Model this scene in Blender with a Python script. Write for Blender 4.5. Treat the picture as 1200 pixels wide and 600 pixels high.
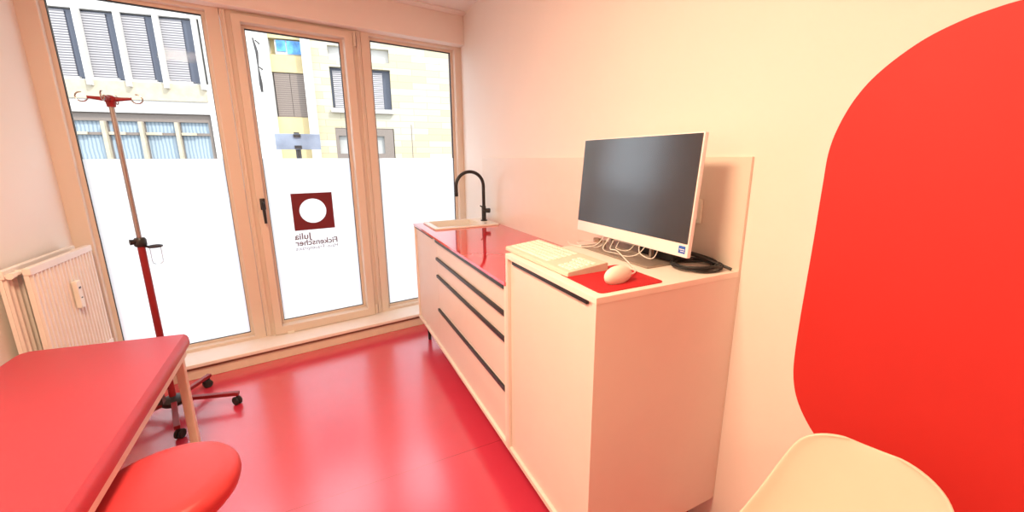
import bpy, bmesh, math, random
from mathutils import Vector, Matrix
random.seed(7)
for o in list(bpy.data.objects): bpy.data.objects.remove(o)
S = bpy.context.scene
COL = S.collection
PI = math.pi

# ---------------------------------------------------------------- camera, world, lights, exposure
CAM_YAW, CAM_PITCH, CAM_ROLL, CAM_F = 0.4573, 0.2184, -0.0042, 471.12
CAM_H = 1.40
def camera():
    cp, sp = math.cos(CAM_PITCH), math.sin(CAM_PITCH)
    fw = Vector((math.sin(CAM_YAW)*cp, math.cos(CAM_YAW)*cp, -sp))
    rt = Vector((math.cos(CAM_YAW), -math.sin(CAM_YAW), 0))
    up = rt.cross(fw)
    c, s = math.cos(CAM_ROLL), math.sin(CAM_ROLL)
    rt, up = rt*c + up*s, up*c - rt*s
    m = Matrix((rt, up, -fw)).transposed().to_4x4()
    m.translation = (0, 0, CAM_H)
    cd = bpy.data.cameras.new('camera')
    cd.sensor_width = 36; cd.sensor_fit = 'HORIZONTAL'
    cd.lens = CAM_F*36/1200
    cd.shift_x = (600-605.6)/1200
    cd.shift_y = (289.97-300)/1200
    cd.clip_start = 0.02; cd.clip_end = 300
    o = bpy.data.objects.new('camera', cd); COL.objects.link(o)
    o.matrix_world = m
    S.camera = o
camera()

SKY_STRENGTH = 2.9
SUN_STRENGTH = 3.2
LAMP_POWER = 64.0
LAMP_COLOR = (1.0, 0.73, 0.47)
EXPOSURE = 0.10

w = bpy.data.worlds.new('sky'); S.world = w; w.use_nodes = True
bg = w.node_tree.nodes['Background']
bg.inputs['Color'].default_value = (0.86, 0.93, 1.0, 1)
bg.inputs['Strength'].default_value = SKY_STRENGTH

def light(name, kind, energy, color, loc, rot, **kw):
    l = bpy.data.lights.new(name, kind); l.energy = energy; l.color = color
    for k, v in kw.items(): setattr(l, k, v)
    o = bpy.data.objects.new(name, l); COL.objects.link(o)
    o.location = loc; o.rotation_euler = rot
    return o
sd = Vector((-0.42, 0.72, -0.78))
sun = light('sun', 'SUN', SUN_STRENGTH, (1.0, 0.95, 0.86), (0, -5, 20), (0, 0, 0), angle=0.01)
sun.rotation_euler = sd.to_track_quat('-Z', 'Y').to_euler()
light('ceiling_lamp_light', 'AREA', LAMP_POWER, LAMP_COLOR, (-0.46, 0.78, 2.50), (0, 0, 0), shape='RECTANGLE', size=0.36, size_y=0.62)
light('rear_fill_light', 'AREA', LAMP_POWER*0.22, LAMP_COLOR, (-0.3, -1.3, 2.50), (0, 0, 0), shape='RECTANGLE', size=0.36, size_y=0.62)  # added fill light behind the camera, not a known fixture of the room

v = S.view_settings
S.display_settings.display_device = 'sRGB'
v.view_transform = 'Standard'; v.look = 'None'; v.gamma = 1.0; v.exposure = EXPOSURE; v.use_curve_mapping = False

# ---------------------------------------------------------------- materials
def mat(name, col, rough=0.5, metal=0.0, spec=0.5, var=0.04, scale=12.0, bump=0.0, bscale=200.0, coat=0.0):
    m = bpy.data.materials.new(name); m.use_nodes = True
    nt = m.node_tree; b = nt.nodes['Principled BSDF']
    b.inputs['Metallic'].default_value = metal
    b.inputs['Specular IOR Level'].default_value = spec
    b.inputs['Coat Weight'].default_value = coat
    b.inputs['Coat Roughness'].default_value = 0.08
    tc = nt.nodes.new('ShaderNodeTexCoord')
    n = nt.nodes.new('ShaderNodeTexNoise'); n.inputs['Scale'].default_value = scale; n.inputs['Detail'].default_value = 4
    nt.links.new(tc.outputs['Object'], n.inputs['Vector'])
    r = nt.nodes.new('ShaderNodeValToRGB')
    r.color_ramp.elements[0].position = 0.3; r.color_ramp.elements[1].position = 0.7
    r.color_ramp.elements[0].color = tuple(max(0, c*(1-var)) for c in col) + (1,)
    r.color_ramp.elements[1].color = tuple(min(1, c*(1+var)) for c in col) + (1,)
    nt.links.new(n.outputs['Fac'], r.inputs['Fac'])
    nt.links.new(r.outputs['Color'], b.inputs['Base Color'])
    mr = nt.nodes.new('ShaderNodeMapRange')
    mr.inputs['To Min'].default_value = max(0, rough-0.03); mr.inputs['To Max'].default_value = min(1, rough+0.03)
    nt.links.new(n.outputs['Fac'], mr.inputs['Value']); nt.links.new(mr.outputs['Result'], b.inputs['Roughness'])
    if bump:
        n2 = nt.nodes.new('ShaderNodeTexNoise'); n2.inputs['Scale'].default_value = bscale
        nt.links.new(tc.outputs['Object'], n2.inputs['Vector'])
        bp = nt.nodes.new('ShaderNodeBump'); bp.inputs['Strength'].default_value = bump; bp.inputs['Distance'].default_value = 0.002
        nt.links.new(n2.outputs['Fac'], bp.inputs['Height']); nt.links.new(bp.outputs['Normal'], b.inputs['Normal'])
    return m

def striped(name, c1, c2, scale, axis='Z', rough=0.6, dist=0.0):
    m = mat(name, c1, rough); nt = m.node_tree; b = nt.nodes['Principled BSDF']
    tc = nt.nodes.new('ShaderNodeTexCoord')
    wv = nt.nodes.new('ShaderNodeTexWave'); wv.bands_direction = axis; wv.inputs['Scale'].default_value = scale; wv.inputs['Distortion'].default_value = dist
    nt.links.new(tc.outputs['Object'], wv.inputs['Vector'])
    r = nt.nodes.new('ShaderNodeValToRGB')
    r.color_ramp.elements[0].color = c2 + (1,); r.color_ramp.elements[1].color = c1 + (1,)
    r.color_ramp.elements[0].position = 0.25; r.color_ramp.elements[1].position = 0.55
    nt.links.new(wv.outputs['Fac'], r.inputs['Fac']); nt.links.new(r.outputs['Color'], b.inputs['Base Color'])
    return m

def blocks(name, c1, c2, mortar, bw, bh):
    m = mat(name, c1, 0.9); nt = m.node_tree; b = nt.nodes['Principled BSDF']
    tc = nt.nodes.new('ShaderNodeTexCoord'); mp = nt.nodes.new('ShaderNodeMapping')
    mp.inputs['Rotation'].default_value = (PI/2, 0, 0)
    nt.links.new(tc.outputs['Object'], mp.inputs['Vector'])
    br = nt.nodes.new('ShaderNodeTexBrick'); br.inputs['Scale'].default_value = 1
    br.inputs['Brick Width'].default_value = bw; br.inputs['Row Height'].default_value = bh
    br.inputs['Mortar Size'].default_value = 0.012; br.inputs['Bias'].default_value = -0.2
    br.inputs['Color1'].default_value = c1 + (1,); br.inputs['Color2'].default_value = c2 + (1,); br.inputs['Mortar'].default_value = mortar + (1,)
    nt.links.new(mp.outputs['Vector'], br.inputs['Vector'])
    nt.links.new(br.outputs['Color'], b.inputs['Base Color'])
    return m

def glass(name, tint=(1, 1, 1), refl=0.05):
    m = bpy.data.materials.new(name); m.use_nodes = True; nt = m.node_tree
    nt.nodes.clear()
    o = nt.nodes.new('ShaderNodeOutputMaterial'); mx = nt.nodes.new('ShaderNodeMixShader')
    t = nt.nodes.new('ShaderNodeBsdfTransparent'); t.inputs['Color'].default_value = tint + (1,)
    g = nt.nodes.new('ShaderNodeBsdfGlossy'); g.inputs['Roughness'].default_value = 0.0
    lw = nt.nodes.new('ShaderNodeLayerWeight'); lw.inputs['Blend'].default_value = 0.15
    mm = nt.nodes.new('ShaderNodeMath'); mm.operation = 'MULTIPLY'; mm.inputs[1].default_value = refl/0.1
    nt.links.new(lw.outputs['Fresnel'], mm.inputs[0]); nt.links.new(mm.outputs[0], mx.inputs[0])
    nt.links.new(t.outputs[0], mx.inputs[1]); nt.links.new(g.outputs[0], mx.inputs[2]); nt.links.new(mx.outputs[0], o.inputs[0])
    return m

def film(name, col, trans=0.9):
    m = bpy.data.materials.new(name); m.use_nodes = True; nt = m.node_tree
    nt.nodes.clear()
    o = nt.nodes.new('ShaderNodeOutputMaterial'); mx = nt.nodes.new('ShaderNodeMixShader')
    mx.inputs[0].default_value = 1-trans
    tc = nt.nodes.new('ShaderNodeTexCoord'); n = nt.nodes.new('ShaderNodeTexNoise'); n.inputs['Scale'].default_value = 900
    r = nt.nodes.new('ShaderNodeValToRGB')
    r.color_ramp.elements[0].color = tuple(c*0.97 for c in col) + (1,); r.color_ramp.elements[1].color = col + (1,)
    nt.links.new(tc.outputs['Object'], n.inputs['Vector']); nt.links.new(n.outputs['Fac'], r.inputs['Fac'])
    t = nt.nodes.new('ShaderNodeBsdfTranslucent'); d = nt.nodes.new('ShaderNodeBsdfDiffuse')
    nt.links.new(r.outputs['Color'], t.inputs['Color']); d.inputs['Color'].default_value = (0.85, 0.85, 0.85, 1)
    nt.links.new(t.outputs[0], mx.inputs[1]); nt.links.new(d.outputs[0], mx.inputs[2]); nt.links.new(mx.outputs[0], o.inputs[0])
    return m

M = dict(
    wall=mat('wall_paint', (0.86, 0.80, 0.74), 0.75, var=0.01, scale=3, bump=0.08, bscale=350),
    ceil=mat('ceiling_paint', (0.84, 0.79, 0.74), 0.8, var=0.01),
    floor=mat('red_linoleum', (0.66, 0.036, 0.080), 0.24, var=0.015, scale=9, spec=1.0, coat=1.0),
    frame=mat('window_frame_white', (0.74, 0.63, 0.53), 0.4, var=0.01, scale=4),
    gasket=mat('rubber_gasket', (0.015, 0.015, 0.02), 0.6),
    ledge=mat('ledge_white', (0.86, 0.80, 0.74), 0.4, var=0.02),
    nosing_shade=mat('painted_nosing_shade', (0.26, 0.16, 0.11), 0.5),
    plinth=mat('plinth_cream', (0.80, 0.70, 0.58), 0.5, var=0.03),
    mural=mat('red_wall_paint', (0.60, 0.024, 0.020), 0.6, var=0.02, scale=5),
    cab=mat('cabinet_laminate', (0.80, 0.70, 0.635), 0.38, var=0.01),
    cabedge=mat('cabinet_edge', (0.88, 0.80, 0.72), 0.45, var=0.02),
    redtop=mat('red_glass_top', (0.66, 0.02, 0.035), 0.05, var=0.02, spec=0.8, coat=0.5),
    black=mat('matt_black_metal', (0.012, 0.012, 0.014), 0.38, var=0.1),
    rubber=mat('black_rubber', (0.015, 0.015, 0.016), 0.6),
    sink=mat('ceramic_white', (0.86, 0.80, 0.72), 0.25, var=0.01),
    drain=mat('drain_steel', (0.35, 0.33, 0.3), 0.3, metal=1),
    splash=mat('splash_laminate', (0.80, 0.70, 0.61), 0.3, var=0.01),
    vinyl=mat('red_vinyl', (0.47, 0.036, 0.058), 0.36, var=0.03, scale=40, bump=0.15, bscale=500),
    stool=mat('stool_red_vinyl', (0.58, 0.042, 0.048), 0.40, var=0.04, scale=40, bump=0.12, bscale=500),
    beige=mat('beige_powder_coat', (0.82, 0.68, 0.54), 0.4, var=0.03),
    rail=mat('couch_rail_white', (0.80, 0.70, 0.60), 0.4),
    darkmetal=mat('dark_steel', (0.05, 0.045, 0.045), 0.45, metal=0.4),
    redmetal=mat('red_powder_coat', (0.24, 0.010, 0.014), 0.35, var=0.05),
    chrome=mat('chrome', (0.40, 0.38, 0.38), 0.2, metal=1, var=0.02),
    clear=glass('clear_plastic', (0.97, 0.97, 0.98), 0.08),
    radiator=mat('radiator_enamel', (0.84, 0.77, 0.70), 0.35, var=0.01),
    screen=mat('matt_screen', (0.012, 0.013, 0.016), 0.20, var=0.05, spec=1.0, coat=0.7),
    bezel=mat('white_plastic', (0.92, 0.92, 0.92), 0.35, var=0.01),
    silver=mat('silver_plastic', (0.36, 0.30, 0.25), 0.35, metal=0.5, var=0.02),
    ivory=mat('ivory_plastic', (0.86, 0.82, 0.72), 0.45, var=0.02),
    kbbase=mat('keyboard_base', (0.66, 0.62, 0.51), 0.5, var=0.02),
    keycap=mat('keycap_plastic', (0.88, 0.86, 0.76), 0.5, var=0.02),
    beigeplug=mat('beige_plug', (0.55, 0.40, 0.28), 0.5),
    pad=mat('red_felt', (0.50, 0.012, 0.018), 0.8, var=0.08, scale=80),
    wcable=mat('white_cable', (0.82, 0.78, 0.72), 0.5),
    bcable=mat('black_cable', (0.012, 0.012, 0.013), 0.5),
    sticker=mat('blue_sticker', (0.03, 0.13, 0.55), 0.4, var=0.1),
    chair=mat('white_shell', (0.80, 0.68, 0.55), 0.35, var=0.01),
    wood=mat('beech_wood', (0.55, 0.36, 0.18), 0.5, var=0.15, scale=20),
    pane=glass('clear_glass'),
    film=film('frosted_film', (0.95, 0.97, 1.0)),
    logo=mat('logo_red', (0.16, 0.008, 0.018), 0.6, var=0.03),
    logotext=mat('logo_grey', (0.16, 0.10, 0.11), 0.6),
    fwhite=mat('facade_white', (0.58, 0.565, 0.54), 0.9, var=0.02),
    fcream=mat('facade_cream', (0.50, 0.44, 0.33), 0.9, var=0.12, scale=3),
    fpanel=mat('facade_panel', (0.58, 0.47, 0.25), 0.8, var=0.06, scale=2),
    stone=blocks('sandstone_blocks', (0.50, 0.475, 0.39), (0.50, 0.425, 0.25), (0.36, 0.31, 0.22), 1.5, 0.34),
    blind=striped('pale_blind', (0.44, 0.42, 0.43), (0.13, 0.125, 0.14), 3.1),
    blindbrown=striped('brown_blind', (0.25, 0.20, 0.17), (0.17, 0.13, 0.11), 3.1),
    darkglass=mat('dark_window', (0.085, 0.095, 0.13), 0.3, spec=0.5),
    skyreflect=mat('window_sky_reflection', (0.08, 0.30, 0.68), 0.2, var=0.5, scale=3),  # reflected sky put into the pane's base colour
    curtain=striped('pale_curtain', (0.36, 0.44, 0.50), (0.22, 0.29, 0.36), 2.2, 'X', dist=2.0),
    brownframe=mat('brown_window_frame', (0.22, 0.18, 0.155), 0.5),
    greypane=mat('grey_window_pane', (0.42, 0.42, 0.40), 0.4, var=0.1, scale=2),
    signgrey=mat('sign_back_grey', (0.24, 0.28, 0.36), 0.4, var=0.25, scale=4),
    asphalt=mat('asphalt', (0.22, 0.21, 0.20), 0.9, var=0.2),
    extwall=mat('exterior_plaster', (0.6, 0.56, 0.5), 0.9),
)

def floor_seam(m, y0):
    nt = m.node_tree; b = nt.nodes['Principled BSDF']
    b.inputs['Coat Roughness'].default_value = 0.22; b.inputs['Coat IOR'].default_value = 1.6
    src = b.inputs['Base Color'].links[0].from_socket
    tc = nt.nodes.new('ShaderNodeTexCoord'); sp_ = nt.nodes.new('ShaderNodeSeparateXYZ'); nt.links.new(tc.outputs['Object'], sp_.inputs[0])
    c = nt.nodes.new('ShaderNodeMath'); c.operation = 'COMPARE'; c.inputs[1].default_value = y0; c.inputs[2].default_value = 0.0012
    nt.links.new(sp_.outputs['Y'], c.inputs[0])
    mx = nt.nodes.new('ShaderNodeMix'); mx.data_type = 'RGBA'
    nt.links.new(c.outputs[0], mx.inputs['Factor']); nt.links.new(src, mx.inputs['A']); mx.inputs['B'].default_value = (0.25, 0.012, 0.02, 1)
    nt.links.new(mx.outputs['Result'], b.inputs['Base Color'])
floor_seam(M['floor'], 1.64)
M['screen'].node_tree.nodes['Principled BSDF'].inputs['Coat Roughness'].default_value = 0.19

# ---------------------------------------------------------------- mesh helpers
MW = {}          # world matrix of roots
def root_matrix(o):
    while o is not None:
        if o.name in MW: return MW[o.name]
        o = o.parent
    return Matrix.Identity(4)

class MB:
    def __init__(s): s.bm = bmesh.new()
    def box(s, x0, x1, y0, y1, z0, z1, bev=0.0, seg=2):
        r = bmesh.ops.create_cube(s.bm, size=1)
        vs = r['verts']
        for v_ in vs:
            v_.co = Vector(((x0+x1)/2 + v_.co.x*(x1-x0), (y0+y1)/2 + v_.co.y*(y1-y0), (z0+z1)/2 + v_.co.z*(z1-z0)))
        if bev:
            es = list({e for v_ in vs for e in v_.link_edges})
            bmesh.ops.bevel(s.bm, geom=es, offset=bev, segments=seg, profile=0.5, affect='EDGES')
        return s
    def tube(s, pts, r, seg=10, cap=True, closed=False):
        pts = [Vector(p) for p in pts]; n = len(pts)
        rad = r if isinstance(r, (list, tuple)) else [r]*n
        rings = []; ref = None
        for i, p in enumerate(pts):
            a = pts[(i-1) % n] if (i > 0 or closed) else p
            b = pts[(i+1) % n] if (i < n-1 or closed) else p
            t = (b-a).normalized()
            if ref is None: ref = t.orthogonal().normalized()
            ref = (ref - t*ref.dot(t))
            ref = ref.normalized() if ref.length > 1e-6 else t.orthogonal().normalized()
            bn = t.cross(ref)
            rings.append([s.bm.verts.new(p + (ref*math.cos(2*PI*k/seg) + bn*math.sin(2*PI*k/seg))*rad[i]) for k in range(seg)])
        m = n if closed else n-1
        for i in range(m):
            A, B = rings[i], rings[(i+1) % n]
            for k in range(seg): s.bm.faces.new((A[k], A[(k+1) % seg], B[(k+1) % seg], B[k]))
        if cap and not closed:
            s.bm.faces.new(list(reversed(rings[0]))); s.bm.faces.new(rings[-1])
        return s
    def bar(s, a, b, w, h):
        """rectangular bar from a to b, w wide, h high"""
        a, b = Vector(a), Vector(b); t = (b-a).normalized()
        up = Vector((0, 0, 1)) if abs(t.z) < 0.9 else Vector((1, 0, 0))
        sd_ = t.cross(up).normalized(); up = sd_.cross(t)
        R = []
        for p in (a, b):
            R.append([s.bm.verts.new(p + sd_*x*w/2 + up*y*h/2) for x, y in ((-1, -1), (1, -1), (1, 1), (-1, 1))])
        for k in range(4): s.bm.faces.new((R[0][k], R[0][(k+1) % 4], R[1][(k+1) % 4], R[1][k]))
        s.bm.faces.new(list(reversed(R[0]))); s.bm.faces.new(R[1])
        return s
    def lathe(s, prof, c=(0, 0, 0), seg=32):
        c = Vector(c); rings = []
        for r, z in prof:
            if r < 1e-6: rings.append([s.bm.verts.new(c + Vector((0, 0, z)))])
            else: rings.append([s.bm.verts.new(c + Vector((r*math.cos(2*PI*k/seg), r*math.sin(2*PI*k/seg), z))) for k in range(seg)])
        for A, B in zip(rings, rings[1:]):
            for k in range(seg):
                k2 = (k+1) % seg
                if len(A) == 1 and len(B) == 1: continue
                if len(A) == 1: s.bm.faces.new((A[0], B[k], B[k2]))
                elif len(B) == 1: s.bm.faces.new((A[k], A[k2], B[0]))
                else: s.bm.faces.new((A[k], A[k2], B[k2], B[k]))
        return s
    def rings(s, rs, cap=True):
        R = [[s.bm.verts.new(Vector(p)) for p in r] for r in rs]
        n = len(R[0])
        for A, B in zip(R, R[1:]):
            for k in range(n): s.bm.faces.new((A[k], A[(k+1) % n], B[(k+1) % n], B[k]))
        if cap: s.bm.faces.new(list(reversed(R[0]))); s.bm.faces.new(R[-1])
        return s
    def face(s, pts):
        s.bm.faces.new([s.bm.verts.new(Vector(p)) for p in pts]); return s
    def frame(s, u0, u1, z0, z1, hu0, hu1, hz0, hz1, d0, d1):
        """rectangular ring: outer u0..z1, hole hu0..hz1, depth d0..d1 along y"""
        O = [(u0, z0), (u1, z0), (u1, z1), (u0, z1)]; H = [(hu0, hz0), (hu1, hz0), (hu1, hz1), (hu0, hz1)]
        Vv = {}
        for k, L in (('O', O), ('H', H)):
            for j, d in enumerate((d0, d1)):
                Vv[k, j] = [s.bm.verts.new(Vector((a, d, b))) for a, b in L]
        for k in range(4):
            k2 = (k+1) % 4
            s.bm.faces.new((Vv['O', 0][k], Vv['O', 0][k2], Vv['H', 0][k2], Vv['H', 0][k]))
            s.bm.faces.new((Vv['O', 1][k2], Vv['O', 1][k], Vv['H', 1][k], Vv['H', 1][k2]))
            s.bm.faces.new((Vv['O', 0][k2], Vv['O', 0][k], Vv['O', 1][k], Vv['O', 1][k2]))
            s.bm.faces.new((Vv['H', 0][k], Vv['H', 0][k2], Vv['H', 1][k2], Vv['H', 1][k]))
        return s
    def build(s, name, m, parent=None, smooth=False, local=False, loc=None, bevel=0.0):
        bm = s.bm
        bmesh.ops.recalc_face_normals(bm, faces=bm.faces)
        if not local:
            if parent is not None: inv = root_matrix(parent).inverted()
            elif loc is not None: inv = Matrix.Translation(loc).inverted()
            else: inv = None
            if inv is not None: bmesh.ops.transform(bm, matrix=inv, verts=bm.verts)
        me = bpy.data.meshes.new(name); bm.to_mesh(me); bm.free()
        me.materials.append(M[m] if isinstance(m, str) else m)
        if smooth:
            for p in me.polygons: p.use_smooth = True
            try: me.set_sharp_from_angle(angle=math.radians(38))
            except Exception: pass
        o = bpy.data.objects.new(name, me); COL.objects.link(o)
        if parent is not None: o.parent = parent
        elif loc is not None:
            o.location = loc; MW[o.name] = Matrix.Translation(loc)
        if bevel:
            b = o.modifiers.new('bevel', 'BEVEL'); b.width = bevel; b.segments = 2; b.limit_method = 'ANGLE'
        return o

def tag(o, label=None, cat=None, group=None, kind=None):
    if label: o['label'] = label
    if cat: o['category'] = cat
    if group: o['group'] = group
    if kind: o['kind'] = kind
    return o
def thing(name, label, cat, loc=(0, 0, 0), rz=0.0, group=None, kind=None):
    o = bpy.data.objects.new(name, None); COL.objects.link(o)
    o.empty_display_size = 0.05
    o.location = loc; o.rotation_euler = (0, 0, rz)
    MW[o.name] = Matrix.Translation(loc) @ Matrix.Rotation(rz, 4, 'Z')
    return tag(o, label, cat, group, kind)
def struct(o): o['kind'] = 'structure'; return o

def rpoly(corners, rads, n=8):
    """rounded convex polygon: returns (centre, radius, angle) triples so that rings can be inset"""
    out = []; N = len(corners)
    for i in range(N):
        p = Vector(corners[i]); a = Vector(corners[i-1]); b = Vector(corners[(i+1) % N])
        da, db = (a-p).normalized(), (b-p).normalized()
        r = rads[i] if isinstance(rads, (list, tuple)) else rads
        half = math.acos(max(-1, min(1, da.dot(db))))/2
        c = p + (da+db).normalized()*(r/math.sin(half))
        n1 = (p + da*(r/math.tan(half))) - c; n2 = (p + db*(r/math.tan(half))) - c
        a1 = math.atan2(n1.y, n1.x); a2 = math.atan2(n2.y, n2.x)
        dA = (a2-a1+PI) % (2*PI) - PI
        for k in range(n+1): out.append((c, r, a1 + dA*k/n))
    return out
def ring(rp, inset, z):
    return [(c.x + (r-inset)*math.cos(a), c.y + (r-inset)*math.sin(a), z) for c, r, a in rp]

def arc(c, r, a0, a1, n, ax, ay):
    c = Vector(c); ax = Vector(ax); ay = Vector(ay)
    return [c + ax*r*math.cos(a0+(a1-a0)*k/n) + ay*r*math.sin(a0+(a1-a0)*k/n) for k in range(n+1)]
def smooth_path(pts, n=8):
    P = [Vector(p) for p in pts]; out = []
    for i in range(len(P)-1):
        p0, p1, p2, p3 = P[max(i-1, 0)], P[i], P[i+1], P[min(i+2, len(P)-1)]
        for k in range(n):
            t = k/n
            out.append(0.5*((2*p1) + (p2-p0)*t + (2*p0-5*p1+4*p2-p3)*t*t + (3*p1-p0-3*p2+p3)*t**3))
    out.append(P[-1]); return out

def text_mesh(body, size, bold=0.0):
    c = bpy.data.curves.new('text', 'FONT'); c.body = body; c.size = size; c.extrude = 0.0004; c.offset = bold
    o = bpy.data.objects.new('text', c); COL.objects.link(o)
    dg = bpy.context.evaluated_depsgraph_get(); dg.update()
    me = bpy.data.meshes.new_from_object(o.evaluated_get(dg))
    bpy.data.objects.remove(o); bpy.data.curves.remove(c)
    return me

# ---------------------------------------------------------------- room dimensions
R = 1.2175            # right wall
L = -1.300            # left wall
BACK = -2.60
ZC = 2.551            # ceiling
D, WA = 3.431, 0.14548
WROT = math.atan(WA); WC = math.cos(WROT)
WM = Matrix.Translation((0, D, 0)) @ Matrix.Rotation(WROT, 4, 'Z')
U = lambda x: x/WC    # x on the glass plane -> distance along the window wall
def wallthing(o):     # objects of the window wall are modelled in (along, outward, up)
    o.location = (0, D, 0); o.rotation_euler = (0, 0, WROT); MW[o.name] = WM; return o

# floor, ceiling, walls
struct(MB().box(-1.65, 1.6, BACK, 3.75, -0.12, 0.0).build('floor', 'floor'))
struct(MB().box(-1.65, 1.6, BACK-.2, 3.9, ZC, ZC+0.2).build('ceiling', 'ceil'))
struct(MB().box(R, R+0.3, BACK, 3.78, 0.0, ZC).build('wall_right', 'wall'))
struct(MB().box(L-0.3, L, BACK, 3.26, 0.0, ZC).build('wall_left', 'wall'))
struct(MB().box(L-0.3, R+0.3, BACK-0.2, BACK, 0.0, ZC).build('wall_back', 'wall'))
wf = MB().box(U(L-.02), U(R+.05), -0.150, 0.12, 2.322, ZC, 0.004)
struct(wallthing(wf.build('wall_window', 'wall', local=True)))
st = MB().box(U(L-.0), U(R+.02), -0.250, 0.06, 0.0, 0.090, 0.003)
struct(wallthing(st.build('trim_1', 'plinth', local=True)))
st = MB().box(U(L-.0), U(R+.02), -0.285, 0.06, 0.092, 0.116, 0.004)
struct(wallthing(st.build('trim_2', 'ledge', local=True)))
st = MB().box(U(L-.0), U(R+.02), -0.256, -0.249, 0.068, 0.0915)  # dark strip painted in for the shadow under the ledge nosing
struct(wallthing(st.build('nosing_shade_strip', 'nosing_shade', local=True)))
# shallow step in the ceiling along the window lintel
st = MB().box(U(L-.02), U(R+.03), -0.235, -0.15, ZC-0.012, ZC, 0.002)
struct(wallthing(st.build('trim_3', 'ceil', local=True)))

# ---------------------------------------------------------------- windows and glazed door
FROST = 1.405
def glazing(root, u0, u1, z0, z1):
    MB().frame(u0-.004, u1+.004, z0-.004, z1+.004, u0+.003, u1-.003, z0+.003, z1-.005, -0.012, 0.012).build('gasket', 'gasket', root, local=True)
    MB().face([(u0-.003, 0.004, z0-.003), (u1+.003, 0.004, z0-.003), (u1+.003, 0.004, z1+.003), (u0-.003, 0.004, z1+.003)]).build('glass_pane', 'pane', root, local=True)
    MB().face([(u0-.003, -0.001, z0-.003), (u1+.003, -0.001, z0-.003), (u1+.003, -0.001, FROST), (u0-.003, -0.001, FROST)]).build('frosted_film', 'film', root, local=True)
def window(name, o, g, dface):
    r = thing(name, None, None); wallthing(r); struct(r)
    u0, u1, z0, z1 = o; a, b, c, d = g
    MB().frame(u0, u1, z0, z1, a-.020, b+.020, c-.020, d+.020, -dface, 0.055).build('frame', 'frame', r, local=True, bevel=0.004)
    MB().frame(a-.022, b+.022, c-.022, d+.022, a, b, c, d, -0.014, 0.03).build('glazing_bead', 'frame', r, local=True, bevel=0.002)
    glazing(r, a, b, c, d)
    return r
ZB, ZT = 0.158, 2.282
window('window_1', (U(-1.325), U(-0.452), 0.112, 2.335), (U(-1.207), U(-0.5426), ZB, ZT), 0.060)
window('window_2', (U(0.392), U(1.235), 0.112, 2.335), (U(0.470), U(1.1318), ZB, ZT), 0.060)
dr = window('door_1', (U(-0.395), U(0.328), 0.118, 2.302), (U(-0.3268), U(0.2511), 0.1982, 2.2368), 0.088)
# handle: rose plate + lever pointing down
h = MB().box(U(-0.378), U(-0.346), -0.098, -0.088, 1.055, 1.135, 0.004)
h.tube([(U(-0.362), -0.096, 1.105), (U(-0.362), -0.125, 1.105), (U(-0.362), -0.135, 1.095), (U(-0.360), -0.135, 0.965)], [0.010, 0.010, 0.011, 0.009], 10)
tag(h.build('handle', 'black', dr, True, local=True), 'black lever handle')
hg = MB().tube([(U(0.338), -0.094, 2.205), (U(0.338), -0.094, 2.295)], 0.010, 10)
hg.build('hinge', 'frame', dr, True, local=True)
hg = MB().tube([(U(0.338), -0.094, 0.13), (U(0.338), -0.094, 0.21)], 0.010, 10)
hg.build('hinge', 'frame', dr, True, local=True)
MB().box(U(-0.318), U(-0.275), -0.094, -0.086, 0.112, 0.134, 0.003).build('drain_cap', 'ivory', dr, local=True)
# outer frame of the door: two posts, head and threshold
p = MB().frame(U(-0.450), U(0.390), 0.108, 2.335, U(-0.393), U(0.326), 0.120, 2.300, -0.060, 0.05)
struct(wallthing(p.build('trim_4', 'frame', local=True, bevel=0.003)))
p = MB().box(U(-0.437), U(-0.420), -0.070, -0.058, 0.117, 2.320, 0.003).box(U(0.358), U(0.375), -0.070, -0.058, 0.117, 2.320, 0.003)
struct(wallthing(p.build('trim_5', 'frame', local=True)))

# logo sticker on the door film: frame with a round hole, and mirrored lettering read from outside
lg = thing('logo_sticker', 'dark red square logo with round hole and mirrored lettering on frosted door glass', 'sticker')
wallthing(lg)
lu0, lu1, lz0, lz1 = U(-0.181), U(0.097), 0.873, 1.151
cu, cz = (lu0+lu1)/2-.002, (lz0+lz1)/2+.004
b = MB(); n = 64; rings_ = [[], []]
def sq(a):
    dx, dz = math.cos(a), math.sin(a)
    ts = []
    if abs(dx) > 1e-9: ts.append(((lu1 if dx > 0 else lu0)-cu)/dx)
    if abs(dz) > 1e-9: ts.append(((lz1 if dz > 0 else lz0)-cz)/dz)
    t = min(ts); return (cu+dx*t, cz+dz*t)
angs = sorted([2*PI*k/n for k in range(n)] + [math.atan2(z-cz, u-cu) % (2*PI) for u in (lu0, lu1) for z in (lz0, lz1)])
iv = []; ov = []
for a in angs:
    iv.append(b.bm.verts.new(Vector((cu+0.092*math.cos(a), -0.0025, cz+0.092*math.sin(a)))))
    q = sq(a); ov.append(b.bm.verts.new(Vector((q[0], -0.0025, q[1]))))
for k in range(len(angs)):
    k2 = (k+1) % len(angs); b.bm.faces.new((iv[k], iv[k2], ov[k2], ov[k]))
b.build('emblem', 'logo', lg, local=True)
def wall_text(body, ua, ub, z, name, bold):
    me = text_mesh(body, 0.06, bold)
    xs = [v_.co.x for v_ in me.vertices]; x0, x1 = min(xs), max(xs); k = (ub-ua)/(x1-x0)
    for v_ in me.vertices:
        x, y, zz = v_.co
        v_.co = Vector((ub - (x-x0)*k, -0.0025-zz, z + y*min(k, 1.1)))
    me.flip_normals()
    me.materials.append(M['logotext'])
    o = bpy.data.objects.new(name, me); COL.objects.link(o); o.parent = lg
wall_text('Julia', U(-0.188), U(-0.070), 0.806, 'lettering', 0.0012)
wall_text('Fickenscher', U(-0.188), U(0.105), 0.757, 'lettering', 0.0012)
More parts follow.
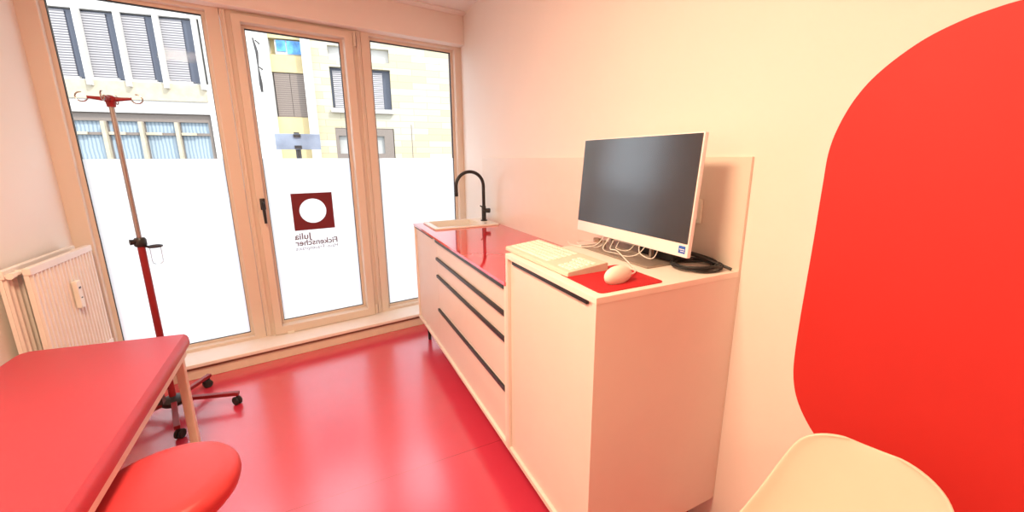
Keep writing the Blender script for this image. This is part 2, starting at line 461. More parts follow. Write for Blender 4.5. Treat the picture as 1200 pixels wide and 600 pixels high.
wall_text('Haut- Frauenpraxis', U(-0.188), U(0.105), 0.722, 'lettering', 0.0)

# ---------------------------------------------------------------- red painted shape on the right wall
out = [(0.6133, 1.335), (0.6138, 1.2664), (0.614, 1.179), (0.6155, 1.055), (0.6168, 0.952), (0.6165, 0.8526), (0.6132, 0.7833), (0.6036, 0.7322), (0.5885, 0.6927), (0.5669, 0.6577), (0.5392, 0.625), (0.500, 0.592), (0.456, 0.565), (0.40, 0.545), (0.33, 0.531), (0.25, 0.524)]
top = [(0.6133, 1.335), (0.6129, 1.395), (0.6085, 1.4345), (0.6012, 1.4663), (0.589, 1.503), (0.5711, 1.5416), (0.5442, 1.5808), (0.505, 1.6183), (0.4564, 1.6513), (0.4038, 1.6721), (0.3642, 1.6808), (0.3293, 1.6850), (0.25, 1.688)]
cyc = 0.02
left = list(reversed([Vector((R, y, z)) for y, z in top])) + [Vector((R, y, z)) for y, z in out[1:]]
sm = smooth_path(left, 5)
right_ = [Vector((R, 2*cyc-p_.y, p_.z)) for p_ in reversed(sm)]
pl = sm + right_
b = MB(); b.rings([[(R, p_.y, p_.z) for p_ in pl], [(R-0.0012, p_.y, p_.z) for p_ in pl]])
o = b.build('wall_graphic', 'mural', loc=(R, cyc, 0.53))
tag(o, 'big red rounded shape painted on the right wall behind the white chair', 'wall graphic')

# ---------------------------------------------------------------- cabinets along the right wall
XF, XB = 0.6354, R-0.012
Y0, Y1, Y2 = 0.8134, 1.3925, 3.071
ZCT, ZTT, ZBB = 0.9176, 1.0373, 0.158
T = 0.019
sp = MB().box(R-0.0118, R-0.0003, Y0, Y2, 0.16, 1.4018, 0.0015).build('splashback', 'splash', loc=(R, 2.0, 0.16))
tag(sp, 'pale splashback panel on the right wall behind monitor and tap', 'splashback')

def leg(mb, x, y, z0, z1):
    mb.lathe([(0, z0), (0.011, z0), (0.012, z0+0.006), (0.017, z1-0.01), (0.03, z1-0.004), (0.03, z1), (0, z1)], (x, y, 0), 16)
def handle(y0, y1, z, parent, zz=0.015, pr=0.010):
    hb = MB().box(XF+0.011-pr, XF+0.020, y0, y1, z-zz/2, z+zz/2, 0.0015)
    hb.build('handle', 'black', parent)

# low unit with four drawers and one narrow door
lc = thing('drawer_cabinet', 'low pale sideboard with four drawers and narrow door under red worktop', 'cabinet', (0.92, 2.2, 0))
b = MB()
b.box(XF, XB, Y1+0.0005, Y1+T, ZBB+T, 0.902).box(XF, XB, Y2-T, Y2, ZBB+T, 0.902).box(XF, XB, Y1+0.0005, Y2, ZBB, ZBB+T)
b.box(XF+.033, XF+.05, Y1+T, Y2-T, 0.880, 0.900).box(XB-0.012, XB, Y1+T, Y2-T, ZBB+T, 0.89).box(XF+0.033, XB-.02, 2.475, 2.493, ZBB+T, 0.88)
b.build('carcass', 'cabedge', lc)
def front(y0, y1, z0, z1, name, parent):
    return MB().box(XF+0.012, XF+0.030, y0, y1, z0, z1, 0.0015).build(name, 'cab', parent)
dy0, dy1 = Y1+T+.002, 2.478
for z0, z1 in ((0.787, 0.900), (0.672, 0.783), (0.441, 0.668), (0.180, 0.437)):
    d_ = front(dy0, dy1, z0, z1, 'drawer', lc)
    handle(dy0+0.003, dy1-0.003, z1-0.010, d_, 0.018)
d_ = front(2.482, Y2-T-.002, 0.180, 0.900, 'door', lc)
handle(2.56, Y2-T-.006, 0.893, d_, 0.013, 0.006)
for y, x in ((Y1+0.12, XF+0.16), (Y1+0.12, XB-0.06), (Y2-0.11, XF+0.05), (Y2-0.11, XB-0.06)):
    if 1:
        b = MB(); leg(b, x, y, 0, ZBB); b.build('leg', 'black', lc, True)

# tall unit
tcab = thing('tall_cabinet', 'taller pale cabinet with one door, carrying the computer', 'cabinet', (0.92, 1.1, 0))
b = MB()
b.box(XF, XB, Y0, Y0+T, ZBB+T, ZTT-T).box(XF, XB, Y1-T, Y1-0.0005, ZBB+T, ZTT-T).box(XF, XB, Y0, Y1-0.0005, ZBB, ZBB+T)
b.box(XB-0.012, XB, Y0+T, Y1-T, ZBB+T, ZTT-T)
b.build('carcass', 'cab', tcab)
MB().box(XF-0.001, XB, Y0-0.001, Y1-0.0005, ZTT-T, ZTT, 0.0012).build('top_panel', 'cabedge', tcab)
d_ = front(Y0+T+.002, Y1-T-.002, ZBB+T+.002, ZTT-T-.003, 'door', tcab)
handle(Y0+T+0.03, Y1-T-0.03, ZTT-T-0.010, d_, 0.012, 0.007)
for y in (Y0+0.10, Y1-0.10):
    for x in (XF+0.17, XB-0.06):
        b = MB(); leg(b, x, y, 0, ZBB); b.build('leg', 'black', tcab, True)

# red worktop with a cut-out for the sink (built from four slabs joined)
SX0, SX1, SY0, SY1 = 0.700, 1.185, 2.690, 3.045
wt = MB()
hx0, hx1, hy0, hy1 = SX0+.02, SX1-.02, SY0+.02, SY1-.012
for a in ((XF-0.004, XB, Y1, hy0), (XF-0.004, XB, hy1, Y2), (XF-0.004, hx0, hy0, hy1), (hx1, XB, hy0, hy1)):
    wt.box(a[0], a[1], a[2], a[3], 0.903, ZCT)
bmesh.ops.remove_doubles(wt.bm, verts=wt.bm.verts, dist=0.0004)
o = wt.build('worktop', 'redtop', loc=(0.92, 2.2, 0.903))
tag(o, 'glossy red glass worktop on the low drawer cabinet', 'worktop')

# sink
sk = thing('sink', 'white rectangular inset sink at the window end of red worktop', 'sink', (0.94, 2.87, ZCT))
rp = rpoly([(SX0, SY0), (SX1, SY0), (SX1, SY1), (SX0, SY1)], 0.018, 5)
rb = rpoly([(SX0+0.040, SY0+0.045), (SX1-0.115, SY0+0.045), (SX1-0.115, SY1-0.025), (SX0+0.040, SY1-0.025)], 0.018, 5)
b = MB()
b.rings([ring(rp, 0.012, ZCT+.0005), ring(rp, 0.0, ZCT+.001), ring(rp, 0.0, ZCT+0.008), ring(rp, 0.003, ZCT+0.011),
         ring(rb, -0.004, ZCT+0.011), ring(rb, 0.0, ZCT+0.009), ring(rb, 0.004, ZCT-0.13), ring(rb, 0.014, ZCT-0.145)], cap=False)
f = b.bm.faces.new([v_ for v_ in list(b.bm.verts)[-len(rb):]])
b.build('basin', 'sink', sk, True)
MB().lathe([(0, ZCT-0.1445), (0.035, ZCT-0.1445), (0.035, ZCT-0.142), (0.02, ZCT-0.143), (0, ZCT-0.143)], (0.88, 2.87, 0), 20).build('drain', 'drain', sk, True)
MB().lathe([(0, ZCT+0.0105), (0.011, ZCT+0.0105), (0.011, ZCT+0.014), (0, ZCT+0.015)], (1.100, 2.76, 0), 14).build('overflow_knob', 'drain', sk, True)

# tap
FX, FY = 1.138, 2.885
fz = ZCT+0.0112
tp = thing('tap', 'matt black gooseneck kitchen tap at the sink', 'tap', (FX, FY, fz))
b = MB().lathe([(0, fz), (0.026, fz), (0.026, fz+0.006), (0.017, fz+0.010), (0.017, fz+0.10), (0.0145, fz+0.115), (0, fz+0.115)], (FX, FY, 0), 20)
b.build('body', 'black', tp, True)
rr = 0.108
path = [(FX, FY, fz+0.10), (FX, FY, 1.195)] + [tuple(p_) for p_ in arc((FX-rr, FY, 1.195), rr, 0, PI, 20, (1, 0, 0), (0, 0, 1))][1:] + [(FX-2*rr, FY, 1.150)]
MB().tube(path, 0.0125, 14).build('spout', 'black', tp, True)
MB().tube([(FX-2*rr, FY, 1.155), (FX-2*rr, FY, 1.125)], 0.0140, 14).build('spray_head', 'black', tp, True)
b = MB().tube([(FX, FY, fz+0.080), (FX+0.012, FY-0.012, fz+0.080), (FX+0.034, FY-0.030, fz+0.080), (FX+0.038, FY-0.033, fz+0.080)], [0.013, 0.017, 0.018, 0.015], 16)
b.tube([(FX+0.016, FY-0.022, fz+0.084), (FX-0.045, FY-0.040, fz+0.122)], [0.006, 0.0045], 8)
b.build('lever', 'black', tp, True)

# ---------------------------------------------------------------- computer
MX, TILT = 1.035, math.radians(4.6)
mon = thing('computer_monitor', 'white all-in-one computer screen with dark display on tall cabinet', 'monitor', (1.05, 1.16, ZTT))
my0, my1 = 0.862, 1.462
mz0, mz1 = 1.090, 1.476
def mtx(mb):   # tilt about the lower edge
    m = Matrix.Translation((1.018, 0, mz0)) @ Matrix.Rotation(TILT, 4, 'Y')
    bmesh.ops.transform(mb.bm, matrix=m, verts=mb.bm.verts); return mb
H_ = (mz1-mz0)/math.cos(TILT)
mtx(MB().box(0, 0.018, my0, my1, 0, H_, 0.004)).build('housing', 'bezel', mon, True)
mtx(MB().box(0.016, 0.040, my0+.09, my1-.09, 0.05, H_-.09, 0.008)).build('back_shell', 'bezel', mon, True)
mtx(MB().box(-0.0025, 0.0005, my0+.004, my1-.003, 0.044, H_-.004, 0.001)).build('display', 'screen', mon)
st_ = mtx(MB().box(-0.0009, 0.0002, my0+.010, my0+.036, 0.012, 0.036)).build('sticker', 'sticker', mon)
mtx(MB().box(-0.0013, -0.0008, my0+.013, my0+.033, 0.024, 0.0265).box(-0.0013, -0.0008, my0+.013, my0+.028, 0.018, 0.020)).build('sticker_print', 'bezel', st_)
# stand: sloping neck and thin plate foot
rp = rpoly([(0.960, 0.968), (1.150, 0.968), (1.150, 1.352), (0.960, 1.352)], 0.008, 4)
b = MB().rings([ring(rp, 0.001, ZTT+.0004), ring(rp, 0, ZTT+.001), ring(rp, 0, ZTT+.007), ring(rp, 0.001, ZTT+.008)])
b.build('foot_plate', 'silver', mon)
b = MB()
for y in (1.045, 1.265):
    b.bar((1.052, y, ZTT+.006), (1.056, y, 1.28), 0.010, 0.014)
b.bar((1.052, 1.04, ZTT+.012), (1.052, 1.27, ZTT+.012), 0.014, 0.010)
b.box(1.045, 1.062, 1.04, 1.27, 1.20, 1.30)
b.build('neck', 'silver', mon)

# keyboard
kb = thing('keyboard', 'ivory white computer keyboard at the edge of tall cabinet', 'keyboard', (0.742, 1.222, ZTT), math.radians(1.5))
KM = MW[kb.name]
KL, KW = 0.435, 0.160     # along y, along x
def kz(x): return 0.016 + (x+KW/2)/KW*0.014   # top slopes up away from the user
b = MB()
prof = [(-KW/2, 0.002), (-KW/2, 0.014), (-KW/2+0.004, 0.017), (KW/2-0.004, 0.031), (KW/2, 0.028), (KW/2, 0.002)]
b.rings([[(x, y, z) for x, z in prof] for y in (-KL/2, KL/2)])
b.build('base', 'kbbase', kb, local=True, bevel=0.002)
key_me = {}
def key(x, y, wy, wx=0.0155):
    kk = (round(wy, 4),)
    if kk not in key_me:
        mb = MB(); rp_ = rpoly([(-wx/2, -wy/2), (wx/2, -wy/2), (wx/2, wy/2), (-wx/2, wy/2)], 0.002, 2)
        mb.rings([ring(rp_, 0, 0), ring(rp_, 0.0005, 0.003), ring(rp_, 0.0019, 0.0055)])
        o_ = mb.build('key', 'keycap', kb, local=True); key_me[kk] = o_
    else:
        o_ = key_me[kk].copy(); COL.objects.link(o_); o_.parent = kb
    o_.location = (x, y, kz(x)-0.002); o_.rotation_euler = (0, -math.atan(0.014/KW), 0)
P_ = 0.0186
rows = [[1]*15, [1]*13+[2], [1.5]+[1]*12+[1.5], [1.75]+[1]*11+[2.25], [1.25]+[1]*11+[2.75], [1.25, 1.25, 1.25, 6.25, 1.25, 1.25, 1.25, 1.25]]
for i, row in enumerate(rows):
    x = KW/2 - 0.021 - i*0.0222
    y = KL/2 - 0.010
    for u_ in row:
        key(x, y - u_*P_/2, u_*P_-0.003); y -= u_*P_
for i in range(1, 6):
    x = KW/2 - 0.021 - i*0.0222
    for j in range(5 if i < 3 else 4):
        key(x, -KL/2 + 0.012 + P_*(j+0.5), P_-0.003)

# mouse mat, mouse
rp = rpoly([(0.664, 0.834), (0.900, 0.834), (0.904, 1.052), (0.668, 1.052)], 0.016, 6)
b = MB().rings([ring(rp, 0, ZTT+.0003), ring(rp, 0, ZTT+.0028), ring(rp, 0.001, ZTT+.0034)])
o = b.build('mouse_mat', 'pad', loc=(0.78, 0.94, ZTT))
tag(o, 'red mouse mat at the near corner of tall cabinet', 'mouse mat')
ms = thing('computer_mouse', 'ivory computer mouse lying on the red mat', 'mouse', (0.742, 0.896, ZTT+.0036), math.radians(4))
b = MB(); b.bm.free(); b.bm = bmesh.new()
bmesh.ops.create_uvsphere(b.bm, u_segments=24, v_segments=16, radius=1)
for v_ in b.bm.verts:
    x, y, z = v_.co
    z = max(z, -0.35)
    wy = 0.032*(1-0.10*x)
    v_.co = Vector((x*0.054, y*wy*0.93, (z+0.35)*0.0205*(1-0.18*x)))
b.build('shell', 'ivory', ms, True, local=True)
MB().lathe([(0, -0.003), (0.006, -0.003), (0.0075, 0), (0.006, 0.003), (0, 0.003)], (0, 0, 0), 16).build('scroll_wheel', 'silver', ms, True, local=True)
wh = ms.children[-1]; wh.rotation_euler = (PI/2, 0, 0); wh.location = (0.030, 0, 0.0208)
zc_ = ZTT+0.0075
mc = smooth_path([(0.794, 0.900, ZTT+.014), (0.845, 0.915, ZTT+.012), (0.900, 0.960, zc_), (0.945, 1.06, ZTT+.016), (0.965, 1.13, ZTT+.03), (0.985, 1.19, ZTT+.022), (1.03, 1.23, ZTT+.04), (1.075, 1.22, 1.16)], 8)
MB().tube(mc, 0.0022, 8).build('cable', 'wcable', ms, True)

# white cables and connector under the screen
wc = thing('white_cable_bundle', 'tangle of thin white cables on the foot of computer screen', 'cables', (1.02, 1.22, ZTT))
zf = ZTT+.0105
for pts in (
    [(1.08, 1.26, 1.15), (1.02, 1.255, 1.08), (0.99, 1.28, zf), (0.975, 1.36, ZTT+.004), (1.0, 1.43, ZTT+.004), (1.05, 1.44, ZTT+.004), (1.08, 1.385, zf), (1.10, 1.42, ZTT+.01)],
    [(1.08, 1.24, 1.15), (1.005, 1.24, 1.075), (0.985, 1.23, zf), (0.975, 1.15, zf+.004), (1.0, 1.10, zf), (1.02, 1.06, 1.075), (1.07, 1.05, 1.15)],
    [(1.08, 1.20, 1.15), (1.03, 1.20, 1.075), (1.0, 1.17, 1.062), (1.03, 1.13, 1.065), (1.07, 1.11, 1.14)],
    [(1.07, 1.09, 1.15), (1.02, 1.075, 1.085), (1.01, 1.045, 1.062), (1.03, 1.01, 1.06), (1.08, 1.03, 1.12)],
    [(1.07, 1.29, 1.15), (1.0, 1.275, 1.07), (0.955, 1.30, ZTT+.012), (0.945, 1.40, ZTT+.004), (0.97, 1.46, ZTT+.004)]):
    MB().tube(smooth_path(pts, 7), 0.0017, 7).build('cable', 'wcable', wc, True)
MB().box(1.070, 1.092, 1.372, 1.412, ZTT+.0005, ZTT+.020, 0.003).build('connector', 'beigeplug', wc)
MB().box(0.995, 1.008, 1.243, 1.255, ZTT+.012, ZTT+.045, 0.002).build('plug', 'silver', wc)

# black coiled cable
cc = thing('black_power_cable', 'black coiled power cable behind the mouse mat', 'cable', (1.115, 0.91, ZTT))
random.seed(3)
pts = []
for k in range(0, 5*28+1):
    a = 2*PI*k/28; turn = k/28
    rx = 0.074 + 0.006*math.sin(turn*2.1) + 0.003*math.sin(3*a); ry = 0.066 + 0.006*math.cos(turn*1.7)
    pts.append((1.115 + 0.010*math.sin(turn*2.6) + rx*math.cos(a-0.5), 0.908 + 0.009*math.cos(turn*3.3) + ry*math.sin(a-0.5), ZTT+0.005+0.0030*turn+0.002*math.sin(2*a+turn)))
MB().tube(pts, 0.0036, 8).build('coil', 'bcable', cc, True)
MB().tube(smooth_path([pts[-1], (1.16, 0.875, ZTT+.03), (1.18, 0.92, ZTT+.028), (1.165, 0.985, ZTT+.035), (1.13, 1.02, ZTT+.04)], 7), 0.0036, 8).build('lead', 'bcable', cc, True)
MB().tube(smooth_path([(1.115, 0.99, ZTT+.034), (1.14, 0.94, ZTT+.036), (1.165, 0.87, ZTT+.02), (1.182, 0.822, ZTT+.007)], 6), [0.006]*12+[0.005]*7, 8).build('plug_lead', 'bcable', cc, True)
# power brick under the screen
pb = thing('power_adapter', 'black power adapter under the right end of computer screen', 'adapter', (1.11, 1.03, ZTT))
MB().box(1.075, 1.150, 0.968, 1.130, ZTT+.0085, ZTT+.044, 0.006).build('housing', 'rubber', pb)
MB().tube(smooth_path([(1.115, 0.970, ZTT+.022), (1.115, 0.945, ZTT+.03), (1.12, 0.925, ZTT+.026)], 5), 0.004, 8).build('lead', 'bcable', pb, True)

# switch on the splashback
sw = thing('wall_switch', 'small white switch plate on splashback beside the screen edge', 'switch', (R-0.012, 0.985, 1.215))
MB().box(R-0.022, R-0.0121, 0.970, 1.050, 1.172, 1.258, 0.003).build('cover_plate', 'ivory', sw)
MB().box(R-0.027, R-0.0215, 0.983, 1.037, 1.186, 1.244, 0.002).build('rocker', 'bezel', sw)

# ---------------------------------------------------------------- radiator on the left wall
ra = thing('radiator', 'white double panel radiator on the left wall by window', 'radiator', (L, 2.80, 0.33))
RY0, RY1, RZ0, RZ1 = 2.515, 3.085, 0.33, 0.930
def ribbed(xf, xb, y0, y1, z0, z1, n):
    """panel with vertical ribs pressed in its front"""
    b_ = MB(); yy = []; pitch = (y1-y0)/n
    sec = [(y0, xb), (y0, xf-0.004)]
    for i in range(n):
        a = y0+i*pitch
        sec += [(a+pitch*.15, xf-.009), (a+pitch*.38, xf-.009), (a+pitch*.52, xf), (a+pitch*.88, xf)]
    sec += [(y1, xf-.004), (y1, xb)]
    R0 = [(x, y, z0) for y, x in sec]; R1 = [(x, y, z1) for y, x in sec]
    b_.rings([R0, R1]); return b_
ribbed(-1.190, -1.212, RY0, RY1, RZ0+.03, RZ1-.035, 18).build('front_panel', 'radiator', ra)
MB().box(-1.214, -1.187, RY0, RY1, RZ1-.035, RZ1, 0.004).build('header', 'radiator', ra)
MB().box(-1.214, -1.187, RY0, RY1, RZ0, RZ0+.03, 0.004).build('header', 'radiator', ra)
ribbed(-1.250, -1.268, RY0-.05, RY1-.02, RZ0+.03, RZ1-.035, 18).build('rear_panel', 'radiator', ra)
MB().box(-1.270, -1.247, RY0-.05, RY1-.02, RZ1-.035, RZ1+.006, 0.004).build('header', 'radiator', ra)
MB().box(-1.270, -1.247, RY0-.05, RY1-.02, RZ0, RZ0+.03, 0.004).build('header', 'radiator', ra)
for y, z, r_ in ((RY0+.035, RZ1-.022, .014), (RY1-.06, RZ1-.022, .014), (RY0+.035, RZ0+.016, .013), (RY1-.06, RZ0+.016, .013)):
    MB().tube([(-1.262, y, z), (-1.20, y, z)], r_, 14).build('connection_pipe', 'radiator', ra, True)
b = MB().tube([(-1.232, RY0+.03, RZ1-.022), (-1.232, RY0-.02, RZ1-.022), (-1.232, RY0-.021, RZ1-.022), (-1.232, RY0-.045, RZ1-.022)], [0.010, 0.010, 0.015, 0.015], 6)
b.build('bleed_valve', 'sink', ra, True)
for y in (RY0+.12, RY1-.15):
    MB().box(L, -1.268, y, y+.03, RZ0+.05, RZ1-.05).build('bracket', 'radiator', ra)
al = MB().box(-1.1895, -1.168, 2.800, 2.845, 0.640, 0.785, 0.004).build('heat_meter', 'ivory', ra)
MB().box(-1.1685, -1.1672, 2.812, 2.832, 0.742, 0.752).build('display', 'darkmetal', al)
MB().box(-1.1685, -1.1672, 2.815, 2.829, 0.690, 0.696).build('button', 'darkmetal', al)

# ---------------------------------------------------------------- treatment couch
cz0, cz1 = 0.560, 0.620
far_r, far_l, near_l, near_r = (-0.598, 2.225), (-1.155, 2.305), (-1.185, 0.36), (-0.556, 0.36)
far_l = (-1.185, 2.31)
co = thing('treatment_couch', 'red vinyl treatment couch with pale frame along the left wall', 'couch', (-0.88, 1.3, 0))
rp = rpoly([near_l, near_r, far_r, far_l], [0.05, 0.05, 0.016, 0.05], 8)
b = MB().rings([ring(rp, 0.010, cz0), ring(rp, 0.002, cz0+.006), ring(rp, 0, cz0+.015), ring(rp, 0.0015, cz1-.022), ring(rp, 0.006, cz1-.010), ring(rp, 0.014, cz1-.003), ring(rp, 0.0155, cz1)])
o = b.build('cushion', 'vinyl', co, True)
b = MB()
rpf = rpoly([(-1.165, 0.40), (-0.572, 0.38), (-0.612, 2.165), (-1.145, 2.265)], 0.004, 2)
ins = [(c, r, a) for c, r, a in rpf]
def inset_poly(k): 
    q = [Vector((-1.165+k, 0.40+k, 0)), Vector((-0.572-k, 0.38+k, 0)), Vector((-0.612-k, 2.165-k, 0)), Vector((-1.145+k, 2.265-k, 0))]
    return q
oq, iq = inset_poly(-0.006), inset_poly(0.030)
for k in range(4):
    k2 = (k+1) % 4
    A = [(q.x, q.y, z) for z in (0.532, cz0-.0005) for q in (oq[k], oq[k2], iq[k2], iq[k])]
    vs = [b.bm.verts.new(Vector(p_)) for p_ in A]
    for f_ in ((0, 1, 2, 3), (7, 6, 5, 4), (0, 4, 5, 1), (1, 5, 6, 2), (2, 6, 7, 3), (3, 7, 4, 0)): b.bm.faces.new([vs[i] for i in f_])
b.build('frame', 'rail', co)
for x, y in ((-0.628, 2.140), (-1.125, 2.21), (-0.600, 0.46), (-1.13, 0.46)):
    MB().box(x-.016, x+.016, y-.016, y+.016, 0.0, 0.533, 0.003).build('leg', 'beige', co)
b = MB().box(-0.825, -0.775, 1.79, 1.84, 0.0, 0.50, 0.004).box(-1.1, -0.6, 1.80, 1.83, 0.50, 0.532).box(-0.95, -0.65, 1.795, 1.835, 0.0, 0.03)
b.build('lift_column', 'darkmetal', co)

# ---------------------------------------------------------------- round stool
sx, sy, sz = -0.485, 1.330, 0.500
so = thing('stool', 'round stool with bright red padded seat beside the couch', 'stool', (sx, sy, 0))
prof = [(0, sz-.085), (0.150, sz-.085), (0.168, sz-.078), (0.182, sz-.060), (0.188, sz-.040), (0.187, sz-.022), (0.180, sz-.009), (0.166, sz-.002), (0.13, sz+.001), (0.06, sz+.003), (0, sz+.0035)]
MB().lathe(prof, (sx, sy, 0), 56).build('seat', 'stool', so, True)
MB().lathe([(0, sz-.098), (0.10, sz-.098), (0.10, sz-.0845), (0, sz-.0845)], (sx, sy, 0), 24).build('seat_plate', 'black', so, True)
MB().lathe([(0, 0.10), (0.025, 0.10), (0.025, 0.30), (0.014, 0.305), (0.014, sz-.098), (0, sz-.098)], (sx, sy, 0), 18).build('gas_lift', 'black', so, True)
MB().tube(smooth_path([(sx, sy, sz-.105), (sx-.08, sy+.09, sz-.11), (sx-.13, sy+.14, sz-.10)], 5), 0.005, 8).build('lever', 'black', so, True)
def caster(mb, x, y, r=0.024, ang=0.0, wdt=0.018):
    ax = Vector((math.cos(ang), math.sin(ang), 0)); off = Vector((-ax.y, ax.x, 0))*0.010
    c = Vector((x, y, r)) + off
    for sgn in (-1, 1):
        mb.tube([c+ax*sgn*0.004, c+ax*sgn*0.007, c+ax*sgn*(0.004+wdt*.7), c+ax*sgn*(0.004+wdt)], [r*.92, r, r, r*.8], 18)
    mb.tube([Vector((x, y, r+.004)), Vector((x, y, r*2+.012))], 0.007, 8)
    mb.tube([c-ax*.004, c+ax*.004], r*.6, 10)
def star(root, x, y, n, a0, rad, zh, ze, w, m, cr):
    for k in range(n):
        a = a0+2*PI*k/n; e = Vector((x+rad*math.cos(a), y+rad*math.sin(a), ze))
        s_ = Vector((x+0.03*math.cos(a), y+0.03*math.sin(a), zh))
        l_ = MB().bar(s_, e, w, w*.75).build('leg', m, root, bevel=0.003)
        c_ = MB(); caster(c_, e.x-0.008*math.cos(a), e.y-0.008*math.sin(a), cr, a+0.7); c_.build('caster', 'rubber', l_, True)
star(so, sx, sy, 5, 0.3, 0.21, 0.10, 0.078, 0.026, 'black', 0.025)

# ---------------------------------------------------------------- infusion stand
ix, iy = -0.842, 2.670
iv_ = thing('infusion_stand', 'tall red and chrome infusion stand on five casters by window', 'infusion stand', (ix, iy, 0))
MB().lathe([(0, 0.060), (0.052, 0.060), (0.060, 0.068), (0.060, 0.085), (0.045, 0.098), (0.022, 0.108), (0, 0.108)], (ix, iy, 0), 24).build('hub', 'black', iv_, True)
for (ex, ey) in ((-0.526, 2.602), (-0.726, 2.925), (-0.758, 2.375), (-1.045, 2.52), (-1.065, 2.80)):
    dv = Vector((ex-ix, ey-iy, 0)); a = math.atan2(dv.y, dv.x)
    l_ = MB().bar((ix+0.045*math.cos(a), iy+0.045*math.sin(a), 0.082), (ex, ey, 0.072), 0.026, 0.020).build('leg', 'redmetal', iv_, bevel=0.002)
    c_ = MB(); caster(c_, ex-0.010*math.cos(a), ey-0.010*math.sin(a), 0.025, a+0.9, 0.014); c_.build('caster', 'rubber', l_, True)
MB().tube([(ix, iy, 0.10), (ix, iy, 0.975)], 0.0160, 18).build('lower_tube', 'redmetal', iv_, True)
MB().tube([(ix, iy, 0.975), (ix, iy, 1.668)], 0.0105, 16).build('upper_tube', 'chrome', iv_, True)
b = MB().lathe([(0, 0.965), (0.022, 0.965), (0.026, 0.972), (0.026, 1.000), (0.020, 1.010), (0, 1.010)], (ix, iy, 0), 18)
b.tube([(ix-.015, iy-.012, 0.992), (ix-.034, iy-.022, 0.992)], [0.012, 0.015], 10)
b.build('clamp', 'black', iv_, True)
# drip bottle holder
bxp, byp = ix+0.058, iy-0.01
b = MB().tube([(ix+.012, iy, 0.962), (ix+.03, iy-.004, 0.962)], 0.006, 8)
b.tube(arc((bxp, byp, 0.962), 0.027, 0, 2*PI, 24, (1, 0, 0), (0, 1, 0))[:-1], 0.0055, 8, closed=True)
b.build('bottle_ring', 'black', iv_, True)
MB().lathe([(0.0235, 0.968), (0.0235, 0.89), (0.021, 0.874), (0.012, 0.866), (0, 0.864)], (bxp, byp, 0), 24).build('drip_cup', 'clear', iv_, True)
# head: red cross casting with four hooks
hz = 1.682
b = MB().lathe([(0, hz-.035), (0.016, hz-.035), (0.018, hz-.015), (0.024, hz-.008), (0.024, hz+.010), (0.012, hz+.018), (0, hz+.018)], (ix, iy, 0), 16)
for a, ln in ((0.05, 0.078), (PI+0.05, 0.078), (PI/2+0.05, 0.07), (-PI/2+0.05, 0.07)):
    dv = Vector((math.cos(a), math.sin(a), 0)); c0 = Vector((ix, iy, hz))
    b.tube([c0+dv*.012, c0+dv*.04+Vector((0, 0, .002)), c0+dv*ln+Vector((0, 0, .006))], [0.012, 0.009, 0.006], 10)
b.build('hook_cross', 'redmetal', iv_, True)
for a, ln in ((0.05, 0.078), (PI+0.05, 0.078), (PI/2+0.05, 0.07), (-PI/2+0.05, 0.07)):
    dv = Vector((math.cos(a), math.sin(a), 0)); c0 = Vector((ix, iy, hz+.006))
    cc_ = c0+dv*(ln+.020)
    MB().tube(arc(cc_, 0.021, PI-0.3, 2*PI+PI*.55, 18, dv, (0, 0, 1)), 0.0030, 8).build('hook', 'chrome', iv_, True)

# ---------------------------------------------------------------- white shell chair
CH_A = math.radians(196)          # direction the chair faces
CHX, CHY = 1.010, 0.334            # middle of the back's upper edge, seen from above
ch = thing('shell_chair', 'white moulded shell chair against the red wall graphic', 'chair', (CHX-0.26, CHY-0.08, 0))
fa = Vector((math.cos(CH_A), math.sin(CH_A), 0)); la = Vector((-fa.y, fa.x, 0))
# centre profile: (forward from back edge, height, half width, side curl)
cp_ = [(0.475, 0.405, 0.185, 0.000), (0.455, 0.432, 0.200, 0.010), (0.40, 0.438, 0.222, 0.030), (0.30, 0.428, 0.236, 0.052), (0.20, 0.428, 0.240, 0.070),
       (0.125, 0.455, 0.240, 0.085), (0.085, 0.520, 0.228, 0.080), (0.058, 0.600, 0.196, 0.055), (0.034, 0.680, 0.168, 0.036), (0.016, 0.738, 0.147, 0.026), (0.007, 0.768, 0.126, 0.020), (0.000, 0.786, 0.088, 0.013), (-0.003, 0.792, 0.045, 0.010)]
ns = 16
b = MB(); grid = []
base = Vector((CHX, CHY, 0))
for i, (f_, z_, w_, c_) in enumerate(cp_):
    j0, j1 = max(i-1, 0), min(i+1, len(cp_)-1)
    tf, tz = cp_[j1][0]-cp_[j0][0], cp_[j1][1]-cp_[j0][1]
    ln = math.hypot(tf, tz); nf, nz = tz/ln, -tf/ln          # inward normal (towards the sitter)
    row = []
    for k in range(ns+1):
        s_ = -1+2*k/ns; cu_ = c_*abs(s_)**2.4
        row.append(b.bm.verts.new(base + fa*(f_+nf*cu_) + la*(w_*s_*(1-0.10*abs(s_)**4)) + Vector((0, 0, z_+nz*cu_))))
    grid.append(row)
for A, B in zip(grid, grid[1:]):
    for k in range(ns): b.bm.faces.new((A[k], A[k+1], B[k+1], B[k]))
sh = b.build('shell', 'chair', ch, True)
m_ = sh.modifiers.new('thick', 'SOLIDIFY'); m_.thickness = 0.007; m_.offset = 0
m_ = sh.modifiers.new('smooth', 'SUBSURF'); m_.levels = 2; m_.render_levels = 2
for f_, l_ in ((0.36, 0.15), (0.36, -0.15), (0.12, 0.15), (0.12, -0.15)):
    p1 = base + fa*f_ + la*l_*0.6 + Vector((0, 0, 0.415))
    p0 = base + fa*(f_+(0.07 if f_ > 0.2 else -0.07)) + la*l_*1.45
    MB().tube([p0, p0.lerp(p1, .5), p1], [0.010, 0.014, 0.016], 12).build('leg', 'wood', ch, True)
cr_ = MB()
